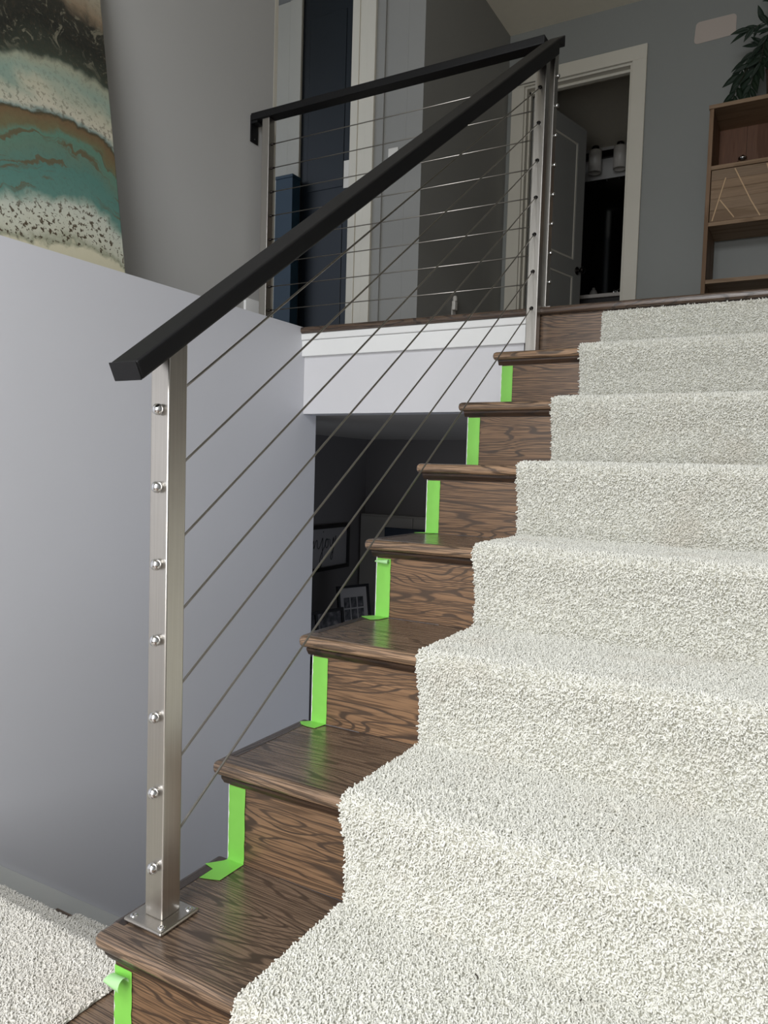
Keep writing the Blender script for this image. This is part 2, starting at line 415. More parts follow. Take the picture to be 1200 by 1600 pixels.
# navy door in its opening
d2 = MB(); d2.box(XN0+0.003, XN1-0.001, YH+0.004, YH+0.044, ZL+0.004, ZL+2.2, 0.002)
door2 = struct('door_2', d2, M_NAVY)
for z0, z1 in ((ZL+0.14, ZL+0.92), (ZL+1.06, ZL+2.06)):
    b = MB()
    b.box(XN0+0.055, XN1-0.055, YH-0.0005, YH+0.0045, z0, z1, 0.004)
    obj('panel', b, M_NAVY, door2)
# casing of the bathroom door
CW = 0.088
b = MB()
b.box(XO0-CW, XO0, YB-0.02, YB-0.0005, ZL, ZO, 0.003); b.box(XO1, XO1+CW, YB-0.02, YB-0.0005, ZL, ZO, 0.003)
b.box(XO0-CW, XO1+CW, YB-0.02, YB-0.0005, ZO, ZO+CW, 0.003)
for x0, x1 in ((XO0, XO0+0.014), (XO1-0.014, XO1)): b.box(x0, x1, YB, YB+0.12, ZL, ZO-0.014)
b.box(XO0, XO1, YB, YB+0.12, ZO-0.014, ZO)
b.box(XO0+0.014, XO0+0.026, YB+0.05, YB+0.08, ZL, ZO-0.014); b.box(XO1-0.026, XO1-0.014, YB+0.05, YB+0.08, ZL, ZO-0.014)
b.box(XO0+0.014, XO1-0.014, YB+0.05, YB+0.08, ZO-0.03, ZO-0.014)
struct('trim_5', b, M_TRIM)
# baseboards of the hall
sbox('baseboard_back', M_TRIM, XO1+CW+0.001, XR-0.001, YB-0.016, YB-0.0005, ZL, ZL+0.10, bev=0.002)
sbox('baseboard_side', M_TRIM, XD+0.0005, XD+0.014, YH+0.01, YB-0.03, ZL, ZL+0.10, bev=0.002)
# bathroom shell
sbox('wall_bath_back', M_TALL, -2.0, XR, YB+1.75, YB+1.82, ZL, ZC)
sbox('wall_bath_left', M_TALL, -1.22, -1.15, YB+0.13, YB+1.75, ZL, ZC)
sbox('ceiling', M_CEIL, -1.15, XR, YB+0.125, YB+1.75, ZL+2.28, ZL+2.33)
# bathroom door, swung inwards on its left hinges
ang = math.radians(76)
hx, hy = XO0+0.016, YB+0.125
def dpt(u, v, z): return (hx+u*math.cos(ang)+v*math.sin(ang), hy+u*math.sin(ang)-v*math.cos(ang), z)
def dbox(mb, u0, u1, v0, v1, z0, z1, bev=0.0):
    mb.hexa([dpt(u0, v0, z0), dpt(u1, v0, z0), dpt(u1, v1, z0), dpt(u0, v1, z0), dpt(u0, v0, z1), dpt(u1, v0, z1), dpt(u1, v1, z1), dpt(u0, v1, z1)], bev)
zd0, zd1 = ZL+0.012, ZO-0.018
b = MB(); LW = 0.68
# stiles and rails, then recessed panels as parts
dbox(b, 0, 0.115, 0, 0.035, zd0, zd1); dbox(b, LW-0.115, LW, 0, 0.035, zd0, zd1)
for z0, z1 in ((zd0, zd0+0.2), (zd0+0.90, zd0+1.02), (zd1-0.13, zd1)): dbox(b, 0.115, LW-0.115, 0, 0.035, z0, z1)
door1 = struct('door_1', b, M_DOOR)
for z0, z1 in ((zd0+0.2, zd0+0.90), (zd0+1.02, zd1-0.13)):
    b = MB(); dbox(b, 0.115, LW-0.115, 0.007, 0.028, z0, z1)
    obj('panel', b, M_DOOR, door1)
    b = MB()
    for u0, u1, q0, q1 in ((0.115, 0.130, z0, z1), (LW-0.130, LW-0.115, z0, z1), (0.130, LW-0.130, z0, z0+0.015), (0.130, LW-0.130, z1-0.015, z1)):
        dbox(b, u0, u1, 0.028, 0.033, q0, q1, 0.002)
    obj('panel_moulding', b, M_TRIM, door1)
b = MB(); kz = zd0+0.95; ko = Vector(dpt(LW-0.06, 0.035, kz)); kd = Vector(dpt(0, 1, 0))-Vector(dpt(0, 0, 0))
b.lathe([(0.0, 0), (0.03, 0), (0.03, 0.008), (0.012, 0.012), (0.011, 0.03), (0.022, 0.036), (0.027, 0.048), (0.022, 0.06), (0, 0.064)], ko, kd)
obj('knob', b, M_KNOB, door1)
for z in (zd0+0.2, zd0+1.0, zd1-0.2):
    b = MB(); b.tube([dpt(-0.004, 0.038, z), dpt(-0.004, 0.038, z+0.09)], 0.006, 8); obj('hinge', b, M_KNOB, door1)
# landing edge: nosing board, apron trim and drywall beam
b = MB(); vsn = b.box(XW-0.022, XR-0.002, YL, YL+0.09, ZL-T, ZL, 0.0)
es = [e for e in b.bm.edges if all(abs(v.co.y-YL) < 1e-5 for v in e.verts) or all(abs(v.co.x-(XW-0.022)) < 1e-5 for v in e.verts)]
bmesh.ops.bevel(b.bm, geom=es, offset=0.011, segments=4, profile=0.5, affect='EDGES')
struct('trim_6', b, M_LANDING)
b = MB(); b.box(XW-0.016, 0.046, YL+0.008, YL+0.03, ZL-T-0.027, ZL-T-0.0005, 0.004)
struct('trim_7', b, M_WHITE)
b = MB(); b.box(XW-0.006, 0.044, YL+0.014, YL+0.03, ZL-0.118, ZL-T-0.028, 0.002)
struct('trim_8', b, M_WHITE)
sbox('wall_beam', M_BEAM, XW+0.0005, 0.02, YL+0.031, YL+0.129, ZLC, ZL-0.0605)
# lower room
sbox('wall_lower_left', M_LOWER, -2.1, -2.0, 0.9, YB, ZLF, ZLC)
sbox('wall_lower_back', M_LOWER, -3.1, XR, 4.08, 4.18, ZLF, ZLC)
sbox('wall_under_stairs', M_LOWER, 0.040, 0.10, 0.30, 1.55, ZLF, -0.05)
b = MB(); b.prism([(0.437-0.9, -0.37+0.815), (0.437, -0.37), (1.88, -0.37-1.443*0.88), (1.88, -0.53-1.443*0.88), (0.437, -0.56), (0.437-0.9, -0.56+0.815)], 'x', XW+0.0005, XW+0.012)
struct('baseboard_stair', b, M_GTRIM)

# ------------------------------------------------------------------ the stairs going up
XA, TW = 0.0369, 0.0365                # left edge and width of the tape strips
st = thing('staircase', 'dark stained oak staircase rising to the upper landing, runner down its middle', 'staircase', (0.6, 0.0, -R))
def bull(mb, x0, x1, y0, y1, z0, z1):
    mb.box(x0, x1, y0, y1, z0, z1, 0.0)
    es = [e for e in mb.bm.edges if all(abs(v.co.y-y0) < 1e-5 for v in e.verts) or all(abs(v.co.x-x0) < 1e-5 for v in e.verts)]
    bmesh.ops.bevel(mb.bm, geom=es, offset=0.0115, segments=5, profile=0.5, affect='EDGES')
XSR = XR-0.002
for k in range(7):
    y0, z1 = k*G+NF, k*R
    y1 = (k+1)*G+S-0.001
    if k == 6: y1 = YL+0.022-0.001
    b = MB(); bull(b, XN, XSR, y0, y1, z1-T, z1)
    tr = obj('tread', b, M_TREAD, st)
    # return board along the open end, its grain running front to back
    b = MB(); bull(b, XN-0.0012, XN+0.027, y0+0.03, y1, z1-T-0.0006, z1+0.0006)
    obj('return_nosing', b, M_RETURN, tr)
    b = MB()
    yq = k*G+S; pr = [(yq-0.013, z1-T-0.0005), (yq-0.0002, z1-T-0.0005), (yq-0.0002, z1-T-0.016), (yq-0.0045, z1-T-0.0155), (yq-0.0075, z1-T-0.011), (yq-0.0115, z1-T-0.006)]
    b.prism(pr, 'x', XN+0.018, XSR)
    obj('cove_moulding', b, M_COVE, tr)
for k in range(8):
    yr = k*G+S if k < 7 else YL+0.022
    z0 = (k-1)*R+0.0005; z1 = k*R-T-0.0005
    b = MB(); b.box(XA-0.0005 if k < 7 else 0.05, XSR, yr, yr+0.018, z0, z1)
    obj('riser', b, M_RISER, st)
b = MB()
poly = []
for k in range(7):
    yr = k*G+S; poly += [(yr, (k-1)*R), (yr, k*R-T-0.001)]
poly += [(YL+0.02, 6*R-T-0.001), (YL+0.02, 5*R-0.35), (S+0.05, -R)]
b.prism(poly, 'x', 0.0335, XA-0.0010)
obj('stringer', b, M_WHITE, st, label='white painted edge of the open stringer')

# ------------------------------------------------------------------ the stairs going down on the left
R2, G2, YN = 0.198, 0.235, 0.150
st2 = thing('staircase', 'dark oak staircase going down beside the grey wall, under the lower carpet', 'staircase', (-0.45, YN, -R))
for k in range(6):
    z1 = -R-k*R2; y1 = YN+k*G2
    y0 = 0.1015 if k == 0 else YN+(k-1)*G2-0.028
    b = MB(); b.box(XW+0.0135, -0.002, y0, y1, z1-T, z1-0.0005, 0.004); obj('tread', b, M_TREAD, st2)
    b = MB(); b.box(XW+0.0135, -0.002, y1-0.046, y1-0.030, z1-R2, z1-T-0.0006); obj('riser', b, M_RISER, st2)

# ------------------------------------------------------------------ carpet runners
def resample(path, step):
    out = [Vector((0, path[0][0], path[0][1]))]; acc = 0.0
    pts = [Vector((0, p[0], p[1])) for p in path]
    for a, b in zip(pts, pts[1:]):
        d = (b-a).length; n = max(1, round(d/step))
        for i in range(1, n+1): out.append(a+(b-a)*(i/n))
    return out
def arc(cy, cz, r, a0, a1, n):
    return [(cy+r*math.cos(math.radians(a0+(a1-a0)*i/n)), cz+r*math.sin(math.radians(a0+(a1-a0)*i/n))) for i in range(n+1)]
def tuft_nodes(name, mat, density, length, radius, seed):
    ng = bpy.data.node_groups.new(name, 'GeometryNodeTree')
    ng.interface.new_socket('Geometry', in_out='INPUT', socket_type='NodeSocketGeometry')
    ng.interface.new_socket('Geometry', in_out='OUTPUT', socket_type='NodeSocketGeometry')
    N = ng.nodes; L = ng.links
    gi = N.new('NodeGroupInput'); go = N.new('NodeGroupOutput')
    ds = N.new('GeometryNodeDistributePointsOnFaces'); ds.distribute_method = 'RANDOM'
    ds.inputs['Density'].default_value = density; ds.inputs['Seed'].default_value = seed
    L.new(gi.outputs[0], ds.inputs['Mesh'])
    cv = N.new('GeometryNodeCurveQuadraticBezier'); cv.inputs['Resolution'].default_value = 3
    cv.inputs['Start'].default_value = (0, 0, -0.001); cv.inputs['Middle'].default_value = (0.0, 0, length*0.75); cv.inputs['End'].default_value = (length*0.55, 0, length*0.95)
    rd = N.new('GeometryNodeSetCurveRadius'); sp = N.new('GeometryNodeSplineParameter')
    rp = N.new('ShaderNodeMapRange'); rp.inputs['To Min'].default_value = 1.0; rp.inputs['To Max'].default_value = 0.72
    L.new(sp.outputs['Factor'], rp.inputs[0]); L.new(cv.outputs[0], rd.inputs['Curve']); L.new(rp.outputs[0], rd.inputs['Radius'])
    cc = N.new('GeometryNodeCurvePrimitiveCircle'); cc.mode = 'RADIUS'; cc.inputs['Resolution'].default_value = 5; cc.inputs['Radius'].default_value = radius
    cm = N.new('GeometryNodeCurveToMesh'); cm.inputs['Fill Caps'].default_value = True
    if 'Scale' in cm.inputs: L.new(rp.outputs[0], cm.inputs['Scale'])
    L.new(rd.outputs[0], cm.inputs['Curve']); L.new(cc.outputs['Curve'], cm.inputs['Profile Curve'])
    sm = N.new('GeometryNodeSetMaterial'); sm.inputs['Material'].default_value = mat
    L.new(cm.outputs[0], sm.inputs['Geometry'])
    ss = N.new('GeometryNodeSetShadeSmooth'); L.new(sm.outputs[0], ss.inputs[0])
    io = N.new('GeometryNodeInstanceOnPoints'); L.new(ds.outputs['Points'], io.inputs['Points']); L.new(ss.outputs[0], io.inputs['Instance'])
    L.new(ds.outputs['Rotation'], io.inputs['Rotation'])
    rs = N.new('FunctionNodeRandomValue'); rs.data_type = 'FLOAT'
    rs.inputs[2].default_value = 0.55; rs.inputs[3].default_value = 1.3; L.new(rs.outputs[1], io.inputs['Scale'])
    ro = N.new('GeometryNodeRotateInstances'); rv = N.new('FunctionNodeRandomValue'); rv.data_type = 'FLOAT_VECTOR'
    rv.inputs[0].default_value = (-0.95, -0.95, 0); rv.inputs[1].default_value = (0.95, 0.95, 6.283)
    L.new(io.outputs[0], ro.inputs['Instances']); L.new(rv.outputs[0], ro.inputs['Rotation'])
    L.new(ro.outputs[0], go.inputs[0])
    return ng
def carpet(name, label, path, x0, x1, density, seed, mat, thick=0.012, step=0.007):
    pts = resample(path, step)
    n = len(pts)
    root = None
    nr = []
    sgn = 1 if pts[-1].y > pts[0].y else -1     # outward side of the path
    for i in range(n):
        d = (pts[min(i+1, n-1)]-pts[max(i-1, 0)]).normalized()
        nr.append(Vector((0, -d.z, d.y))*sgn)
    cy = sum(p.y for p in pts)/n; zmin = min(p.z for p in pts)
    root = thing(name, label, 'carpet', ((x0+x1)/2, cy, zmin))
    nx = int((x1-x0)/0.007)
    def surf(h, amp):
        b = MB(); V = []
        for i in range(n):
            row = []
            for j in range(nx+1):
                x = x0+(x1-x0)*j/nx
                p = pts[i]
                q = Vector((x, p.y, p.z))
                e = 1.0
                edge = min(j, nx-j)/2.0
                if edge < 1: e = 0.55+0.45*edge
                a = mnoise.noise(q*95)*amp+mnoise.noise(q*45)*amp*0.8+mnoise.noise(q*9)*amp*0.9
                q = q+nr[i]*(h*e+a)
                q.x += mnoise.noise(q*60)*0.0015
                row.append(b.bm.verts.new(q))
            V.append(row)
        for i in range(n-1):
            for j in range(nx):
                q4 = (V[i][j], V[i][j+1], V[i+1][j+1], V[i+1][j])
                b.bm.faces.new(q4 if sgn > 0 else q4[::-1]).smooth = True
        return b, V
    b, V = surf(thick*0.55, 0.0012)
    # turned-down edges so the runner has its thickness
    lo = []
    for j in (0, nx):
        prev = None
        for i in range(n):
            v = b.bm.verts.new(Vector((V[i][j].co.x, pts[i].y, pts[i].z))+nr[i]*0.001)
            if prev is not None: b.bm.faces.new((prev, v, V[i][j], V[i-1][j])).smooth = True
            prev = v
    bk = obj('backing', b, M_BACKING, root)
    b, V = surf(thick*0.55, 0.0016)
    pl = obj('pile', b, mat, root, recalc=False); pl['kind'] = 'stuff'
    md = pl.modifiers.new('tufts', 'NODES'); md.node_group = tuft_nodes(name+'_tufts', mat, density, 0.0049, 0.00155, seed)
    return root
# path from under the landing nosing down to the entry floor; y backwards, z down
path = []
OFF = 0.0015
path += [(YL+0.022-OFF, ZL-T-0.004)]
for k in range(6, -1, -1):
    yr_up = (k+1)*G+S-OFF if k < 6 else YL+0.022-OFF
    z = k*R+OFF; y0 = k*G+NF
    path += [(yr_up, z+0.012)] + [(yr_up-0.004, z+0.004)] + [(yr_up-0.012, z)]
    path += [(y0+0.016, z)]
    path += arc(y0+0.013, z-0.0145, 0.0145+0.0005, 90, 208, 8)
    path += [(y0+0.0025, z-0.036), (y0+0.0090, z-0.055), (y0+0.0150, z-0.075), (k*G+S-OFF, z-0.105)]
path += [(S-OFF, -R+0.004)]
# the surface normal must look outwards: walk from the top down
carpet('carpet_runner', 'cream shag carpet runner fixed down the middle of the oak stairs', path, 0.292, 1.04, 115000, 3, M_YARN)
pp = [(-0.9, -R+OFF)]
for k in range(0, 4):
    z = -R-k*R2+OFF; y0 = YN+k*G2
    if k: pp += [(YN+(k-1)*G2-0.030+0.014, z)]
    pp += [(y0-0.012, z)] + [(y0-0.012+0.016*math.sin(math.radians(a)), z-0.016+0.016*math.cos(math.radians(a))) for a in range(15, 136, 15)]
    pp += [(y0-0.012, z-0.036), (y0-0.024, z-0.050), (y0-0.0285, z-0.064), (y0-0.0285, z-R2+0.012)]
carpet('carpet_runner', 'cream shag carpet at the bottom left, running over the edge of the downward stairs', pp, -0.835, -0.066, 125000, 5, M_YARNL)

# two specks of lint lying on the runner
for loc, a, ln, lab in (((0.556, 0.193, 0.0155), 2.4, 0.009, 'tiny dark lint thread on the lowest visible tread of the runner, left one'),
                        ((0.694, 0.224, 0.0155), 1.4, 0.005, 'tiny dark lint speck on the lowest visible tread of the runner, right one')):
    b = MB(); v = Vector((math.cos(a), math.sin(a), 0))*ln/2
    b.tube([Vector(loc)-v, Vector(loc)+Vector((0.0008, 0, 0.001)), Vector(loc)+v], 0.0011, 6)
    tag(obj('lint', b, M_LINT), lab, 'lint')

# ------------------------------------------------------------------ green masking tape
def tape(k, label, top_drop=0.046, flap=None, curl=0.0, seed=0):
    random.seed(seed)
    yr = k*G+S-0.0009; z0 = (k-1)*R+0.0008; z1 = k*R-top_drop
    root = thing('masking_tape', label, 'tape', (XA+TW/2, yr, z0), 'green tape strips along the open stair edge')
    b = MB()
    def P(u, v):
        z = z0+(z1-z0)*v
        y = yr-0.0006-0.0007*mnoise.noise(Vector((u*3+seed*5, v*9, seed)))-0.0012*max(0, (0.06-v)/0.06)
        x = XA+TW*u+(0.0009*mnoise.noise(Vector((seed*3.3, v*11, u))))-(0.0012 if u < 0.01 else 0)*abs(math.sin(v*17+seed))
        return Vector((x, y, z))
    b.grid(P, 6, 24)
    ov = [v for v in b.bm.verts]
    obj('strip', b, M_TAPE, root)
    if flap:
        b = MB(); zt = (k-1)*R+0.0012
        P0 = [(XA-0.0004, yr)] + [(x, (k-1)*G+y) for x, y in flap] + [(XA+TW, yr)]
        n = len(P0)
        A = [b.bm.verts.new((x, y, zt)) for x, y in P0]; B = [b.bm.verts.new((x, y, zt+0.0005)) for x, y in P0]
        b.bm.faces.new(A[::-1]); b.bm.faces.new(B)
        for i in range(n): b.bm.faces.new((A[i], A[(i+1) % n], B[(i+1) % n], B[i]))
        obj('foot_flap', b, M_TAPE, root)
    if curl > 0:
        b = MB(); r = 0.0065*curl
        def Q(u, v):
            a = v*math.radians(235)
            w0 = XA+TW*(0.10+0.88*u)
            return Vector((w0-0.004*(1-u)*v, yr-0.0025-r+r*math.cos(a)-0.003*u, z1-0.012*curl*(u*0.3+0.7)*(1-0.35*u)+r*math.sin(a)*(0.5+u*0.6)))
        b.grid(Q, 6, 10)
        obj('curled_end', b, M_TAPEB, root, label='pale back of the tape where its end curls over')
    return root
tape(0, 'green masking tape on the lowest riser, its top end curled over', 0.050, None, 1.6, 1)
tape(1, 'green masking tape strip on the riser behind the base plate, folded onto the lowest tread', 0.0445,
     [(0.034, 0.256), (0.013, 0.230), (0.037, 0.224), (0.037, 0.190), (0.058, 0.197), (0.0725, 0.203)], 0, 2)
tape(2, 'green masking tape strip on the third riser from the bottom, by the second tread', 0.0445,
     [(0.034, 0.262), (0.018, 0.248), (0.030, 0.236), (0.046, 0.232), (0.067, 0.232)], 0, 3)
tape(3, 'green masking tape strip on the fourth riser from the bottom, beside the knotty oak figure', 0.0445,
     [(0.030, 0.258), (0.014, 0.236), (0.030, 0.226), (0.052, 0.214), (0.066, 0.230)], 0.8, 4)
tape(4, 'green masking tape strip on the fifth riser from the bottom', 0.0445, [(0.030, 0.258), (0.016, 0.236), (0.060, 0.24)], 0, 5)
tape(5, 'green masking tape strip on the sixth riser from the bottom, just under the white beam', 0.0445, None, 0, 6)
tape(6, 'topmost green masking tape strip, against the white beam', 0.0445, None, 0, 7)

# ------------------------------------------------------------------ cable railing of the stairs
PX0, PX1 = 0.047, 0.085
PC = (PX0+PX1)/2
SLP = R/G
def dome(mb, o, axis, r=0.0075, hexr=0.0):
    r *= 1.15
    mb.lathe([(r*0.55, 0.0), (r*0.55, r*0.35), (r, r*0.36), (r*1.0, r*0.7), (r*0.86, r*1.1), (r*0.5, r*1.4), (0, r*1.5)], o, axis, 12)
rs = thing('cable_railing', 'cable railing climbing the stairs, black handrail on brushed steel posts', 'railing', (PC, 0.076, 0))
def rail_bottom(y): return 0.842+0.7265*y
# lower post
b = MB(); y0, y1 = 0.058, 0.096
zt0, zt1 = rail_bottom(y0)+0.006, rail_bottom(y1)+0.006
b.hexa([(PX0, y0, 0.0075), (PX1, y0, 0.0075), (PX1, y1, 0.0075), (PX0, y1, 0.0075), (PX0, y0, zt0), (PX1, y0, zt0), (PX1, y1, zt1), (PX0, y1, zt1)], 0.0022, 2)
p1 = obj('post', b, M_STEEL, rs)
b = MB(); b.box(0.025, 0.107, 0.034, 0.116, 0.0011, 0.0078, 0.003, 2); obj('base_plate', b, M_STEEL, p1)
for x in (0.036, 0.096):
    for y in (0.046, 0.104):
        b = MB(); b.lathe([(0.0062, 0.0), (0.006, 0.0012), (0.0045, 0.0021), (0.0022, 0.0021), (0.0014, 0.0008), (0, 0.0008)], (x, y, 0.0078), (0, 0, 1), 12)
        obj('screw', b, M_CHROME, p1)
ZB = [0.806, 0.689, 0.571, 0.454, 0.334, 0.215, 0.095]
ZTOP = [2.013, 1.897, 1.774, 1.652, 1.530, 1.406, 1.283]
YU0, YU1 = 1.722, 1.760
for z in ZB:
    b = MB(); dome(b, (PC+0.002, y0-0.0003, z-0.005), (0, -1, 0.12), 0.0078); obj('bolt', b, M_CHROME, p1)
# upper post standing on the top tread
b = MB(); za, zb2 = rail_bottom(YU0)+0.006, rail_bottom(YU1)+0.006
b.hexa([(PX0, YU0, 6*R+0.0065), (PX1, YU0, 6*R+0.0065), (PX1, YU1, 6*R+0.0065), (PX0, YU1, 6*R+0.0065), (PX0, YU0, za), (PX1, YU0, za), (PX1, YU1, zb2), (PX0, YU1, zb2)], 0.0022, 2)
p2 = obj('post', b, M_STEEL, rs)
b = MB(); b.box(0.030, 0.102, 1.705, 1.771, 6*R+0.0011, 6*R+0.0072, 0.002, 2); obj('base_plate', b, M_STEEL, p2)
for zt, zl in zip(ZTOP, ZB):
    b = MB(); dv = Vector((0, 1, 0.73)).normalized()
    b.lathe([(0.0042, -0.013), (0.0048, -0.010), (0.0048, -0.002), (0.0068, -0.001), (0.0068, 0.0022)], (PC, YU0, zt), (0, 1, 0.25), 8)
    obj('cable_end', b, M_KNOB, p2, label='dark cable end fitting')
for zt, zl in zip(ZTOP, ZB):
    b = MB(); a = Vector((PC, y1-0.001, zl+0.004+0.02)); c = Vector((PC, YU0-0.003, zt-0.002))
    # strands show as a slight twist
    pts = [a+(c-a)*(i/40) for i in range(41)]
    b.tube(pts, 0.0021, 8)
    obj('cable', b, M_CABLE, rs)
# handrail
b = MB(); HX0, HX1 = 0.0495, 0.1045
ye = 1.7940
def rb(y): return rail_bottom(y)
b.hexa([(HX0, -0.010, 0.8365), (HX1, -0.010, 0.8365), (HX1, ye, rb(ye)), (HX0, ye, rb(ye)),
        (HX0, -0.022, 0.8615), (HX1, -0.022, 0.8615), (HX1, ye, rb(ye)+0.056), (HX0, ye, rb(ye)+0.056)], 0.004, 3)
b.hexa([(HX0, 1.786, 2.176), (HX1, 1.786, 2.176), (HX1, 1.851, 2.1985), (HX0, 1.851, 2.1985), (HX0, 1.786, 2.1945), (HX1, 1.786, 2.1945), (HX1, 1.851, 2.238), (HX0, 1.851, 2.238)], 0.003, 2)      # level return over the corner post
obj('handrail', b, M_BLACK, rs)
b = MB(); b.hexa([(HX0+0.0004, -0.0125, 0.8362), (HX1-0.0004, -0.0125, 0.8362), (HX1-0.0004, -0.0102, 0.8372), (HX0+0.0004, -0.0102, 0.8372),
                  (HX0+0.0004, -0.0242, 0.8610), (HX1-0.0004, -0.0242, 0.8610), (HX1-0.0004, -0.0222, 0.8618), (HX0+0.0004, -0.0222, 0.8618)], 0.0006, 1)
obj('end_cap', b, M_BLACK, rs)
# ------------------------------------------------------------------ cable railing of the landing
rl = thing('cable_railing', 'level cable railing along the landing edge, black rail on two steel posts', 'railing', (-0.55, 1.822, ZL))
LY0, LY1 = 1.803, 1.841
LYC = (LY0+LY1)/2
for X0, X1, nm in ((-1.188, -1.150, 'L'), (0.050, 0.088, 'R')):
    b = MB(); b.box(X0, X1, LY0, LY1, ZL+0.007, 2.1965 if nm == 'L' else 2.1795, 0.0022, 2)
    p = obj('post', b, M_STEEL, rl)
    b = MB(); b.box(X0-0.02, min(X1+0.02, 0.2), LY0-0.018 if nm == 'L' else LY0-0.012, LY1+0.02, ZL+0.0025, ZL+0.0078, 0.002, 2); obj('base_plate', b, M_STEEL, p)
    for i in range(8):
        z = 1.391+0.0998*i
        b = MB()
        if nm == 'R': dome(b, (X1+0.0003, LYC, z), (1, 0, 0), 0.0068)
        else: b.lathe([(0.0058, 0), (0.0058, 0.004), (0.0038, 0.005), (0.0038, 0.016), (0.003, 0.018)], (X1, LYC, z), (1, 0, 0), 8)
        obj('bolt' if nm == 'R' else 'cable_end', b, M_CHROME if nm == 'R' else M_KNOB, p)
for i in range(8):
    z = 1.391+0.0998*i
    b = MB(); b.tube([(-1.149, LYC, z), (-0.55, LYC, z-0.0015), (0.049, LYC, z)], 0.0021, 8); obj('cable', b, M_CABLE, rl)
b = MB(); b.box(XT+0.006, 0.0488, LYC-0.0275, LYC+0.0275, 2.197, 2.227, 0.003, 2)
obj('handrail', b, M_BLACK, rl)
b = MB(); b.box(XT+0.0006, XT+0.006, LYC-0.024, LYC+0.024, 2.112, 2.222, 0.001)
b.box(XT+0.006, XT+0.036, LYC-0.022, LYC+0.022, 2.186, 2.1965, 0.001)
br = obj('wall_bracket', b, M_BLACK, rl)
b = MB(); dome(b, (XT+0.006, LYC, 2.126), (1, 0, 0), 0.004); obj('screw', b, M_BLACK, br)

# ------------------------------------------------------------------ leaning painting
b = MB(); b.box(-0.034, 0.0, -1.25, 0.0, 0.0, 1.16, 0.003, 2)
pa = obj('painting', b, M_ART, None, local=(0, 0, 0))
pa.location = (-1.0444, 0.962, ZL+0.0075); pa.rotation_euler = (0, -math.atan(0.146), 0)
tag(pa, 'large abstract canvas in teal, cream and black, leaning on the ledge against the wall', 'painting')

# ------------------------------------------------------------------ blue low cabinet beside the navy door
nc = thing('cabinet', 'low blue cabinet standing left of the tall navy door', 'cabinet', (-1.88, YH-0.06, ZL))
b = MB(); b.box(-1.936, -1.812, YH-0.105, YH-0.03, ZL+0.004, 2.418, 0.002); obj('body', b, M_BLUE, nc)
b = MB(); b.box(-1.938, -1.810, YH-0.108, YH-0.028, 2.418, 2.436, 0.002); obj('top', b, M_BLUE, nc)
# switch plates
def plate(x, z, h, w_, label, y=YH, toggle=True):
    t = thing('switch_plate', label, 'switch', (x, y, z))
    b = MB(); b.box(x-w_/2, x+w_/2, y-0.0065, y-0.0006, z, z+h, 0.002); obj('plate', b, M_PLATE, t)
    b = MB(); b.hexa([(x-w_*0.2, y-0.0095, z+h*0.33), (x+w_*0.2, y-0.0095, z+h*0.33), (x+w_*0.2, y-0.006, z+h*0.33), (x-w_*0.2, y-0.006, z+h*0.33),
                      (x-w_*0.2, y-0.007, z+h*0.67), (x+w_*0.2, y-0.007, z+h*0.67), (x+w_*0.2, y-0.006, z+h*0.67), (x-w_*0.2, y-0.006, z+h*0.67)]); obj('rocker', b, M_PLATE, t)
plate(-1.196, 2.350, 0.158, 0.062, 'white switch plate on the grey hall wall, half behind the handrail')
plate(-1.4975, 2.340, 0.155, 0.052, 'white plate at the right edge of the navy door', YH+0.003)
# plug-in night light low on the dark wall
nl = thing('night_light', 'small white plug-in night light low on the dark grey hall wall', 'lamp', (XD, 3.42, 1.67))
b = MB(); b.box(XD+0.0006, XD+0.007, 3.40, 3.45, 1.655, 1.715, 0.002); obj('outlet_plate', b, M_PLATE, nl)
b = MB(); b.box(XD+0.0072, XD+0.03, 3.385, 3.425, 1.690, 1.745, 0.006); obj('body', b, M_PLATE, nl)
b = MB(); b.lathe([(0.014, 0), (0.014, 0.02), (0.009, 0.03), (0, 0.033)], (XD+0.02, 3.405, 1.7455), (0, 0, 1), 10); obj('lens', b, M_SHADE, nl)
# pale patch on the back wall
b = MB(); pts = []
xa, xb, za, zb = 0.168, 0.392, 3.347, 3.468
for cx, cz, a0 in ((xb-0.022, zb-0.022, 0), (xa+0.022, zb-0.022, 90), (xa+0.016, za+0.016, 180), (xb-0.022, za+0.022, 270)):
    for i in range(5):
        a = math.radians(a0+22.5*i); pts.append((cx+0.022*math.cos(a), cz+0.022*math.sin(a)))
b.prism(pts, 'y', YB-0.0022, YB-0.0006)
tag(obj('wall_patch', b, M_PATCH), 'pale rounded patch of filler high on the grey back wall', 'patch')

# ------------------------------------------------------------------ shelf unit, plant, jar
SX0, SX1, SY0, SY1 = 0.318, 1.10, 3.85, 4.17
sh = thing('shelf_unit', 'rustic wooden shelf unit with a planked door, against the back wall', 'shelf', (0.7, 4.0, ZL))
th = 0.022
for x in (SX0, SX1-th):
    b = MB(); b.box(x, x+th, SY0, SY1, ZL+0.001, 2.782, 0.001); obj('side_panel', b, M_SHELFV, sh)
for z, nm in ((2.776, 'top_board'), (2.470, 'shelf_board'), (2.160, 'shelf_board'), (1.842, 'shelf_board'), (1.40, 'shelf_board')):
    b = MB()
    if nm == 'top_board': b.box(SX0-0.004, SX1+0.004, SY0-0.004, SY1, 2.7825, 2.804, 0.001)
    else: b.box(SX0+th, SX1-th, SY0+0.001, SY1-0.012, z-th, z, 0.001)
    obj(nm, b, M_SHELF, sh)
nb = 5; bw = (SX1-SX0-2*th)/nb
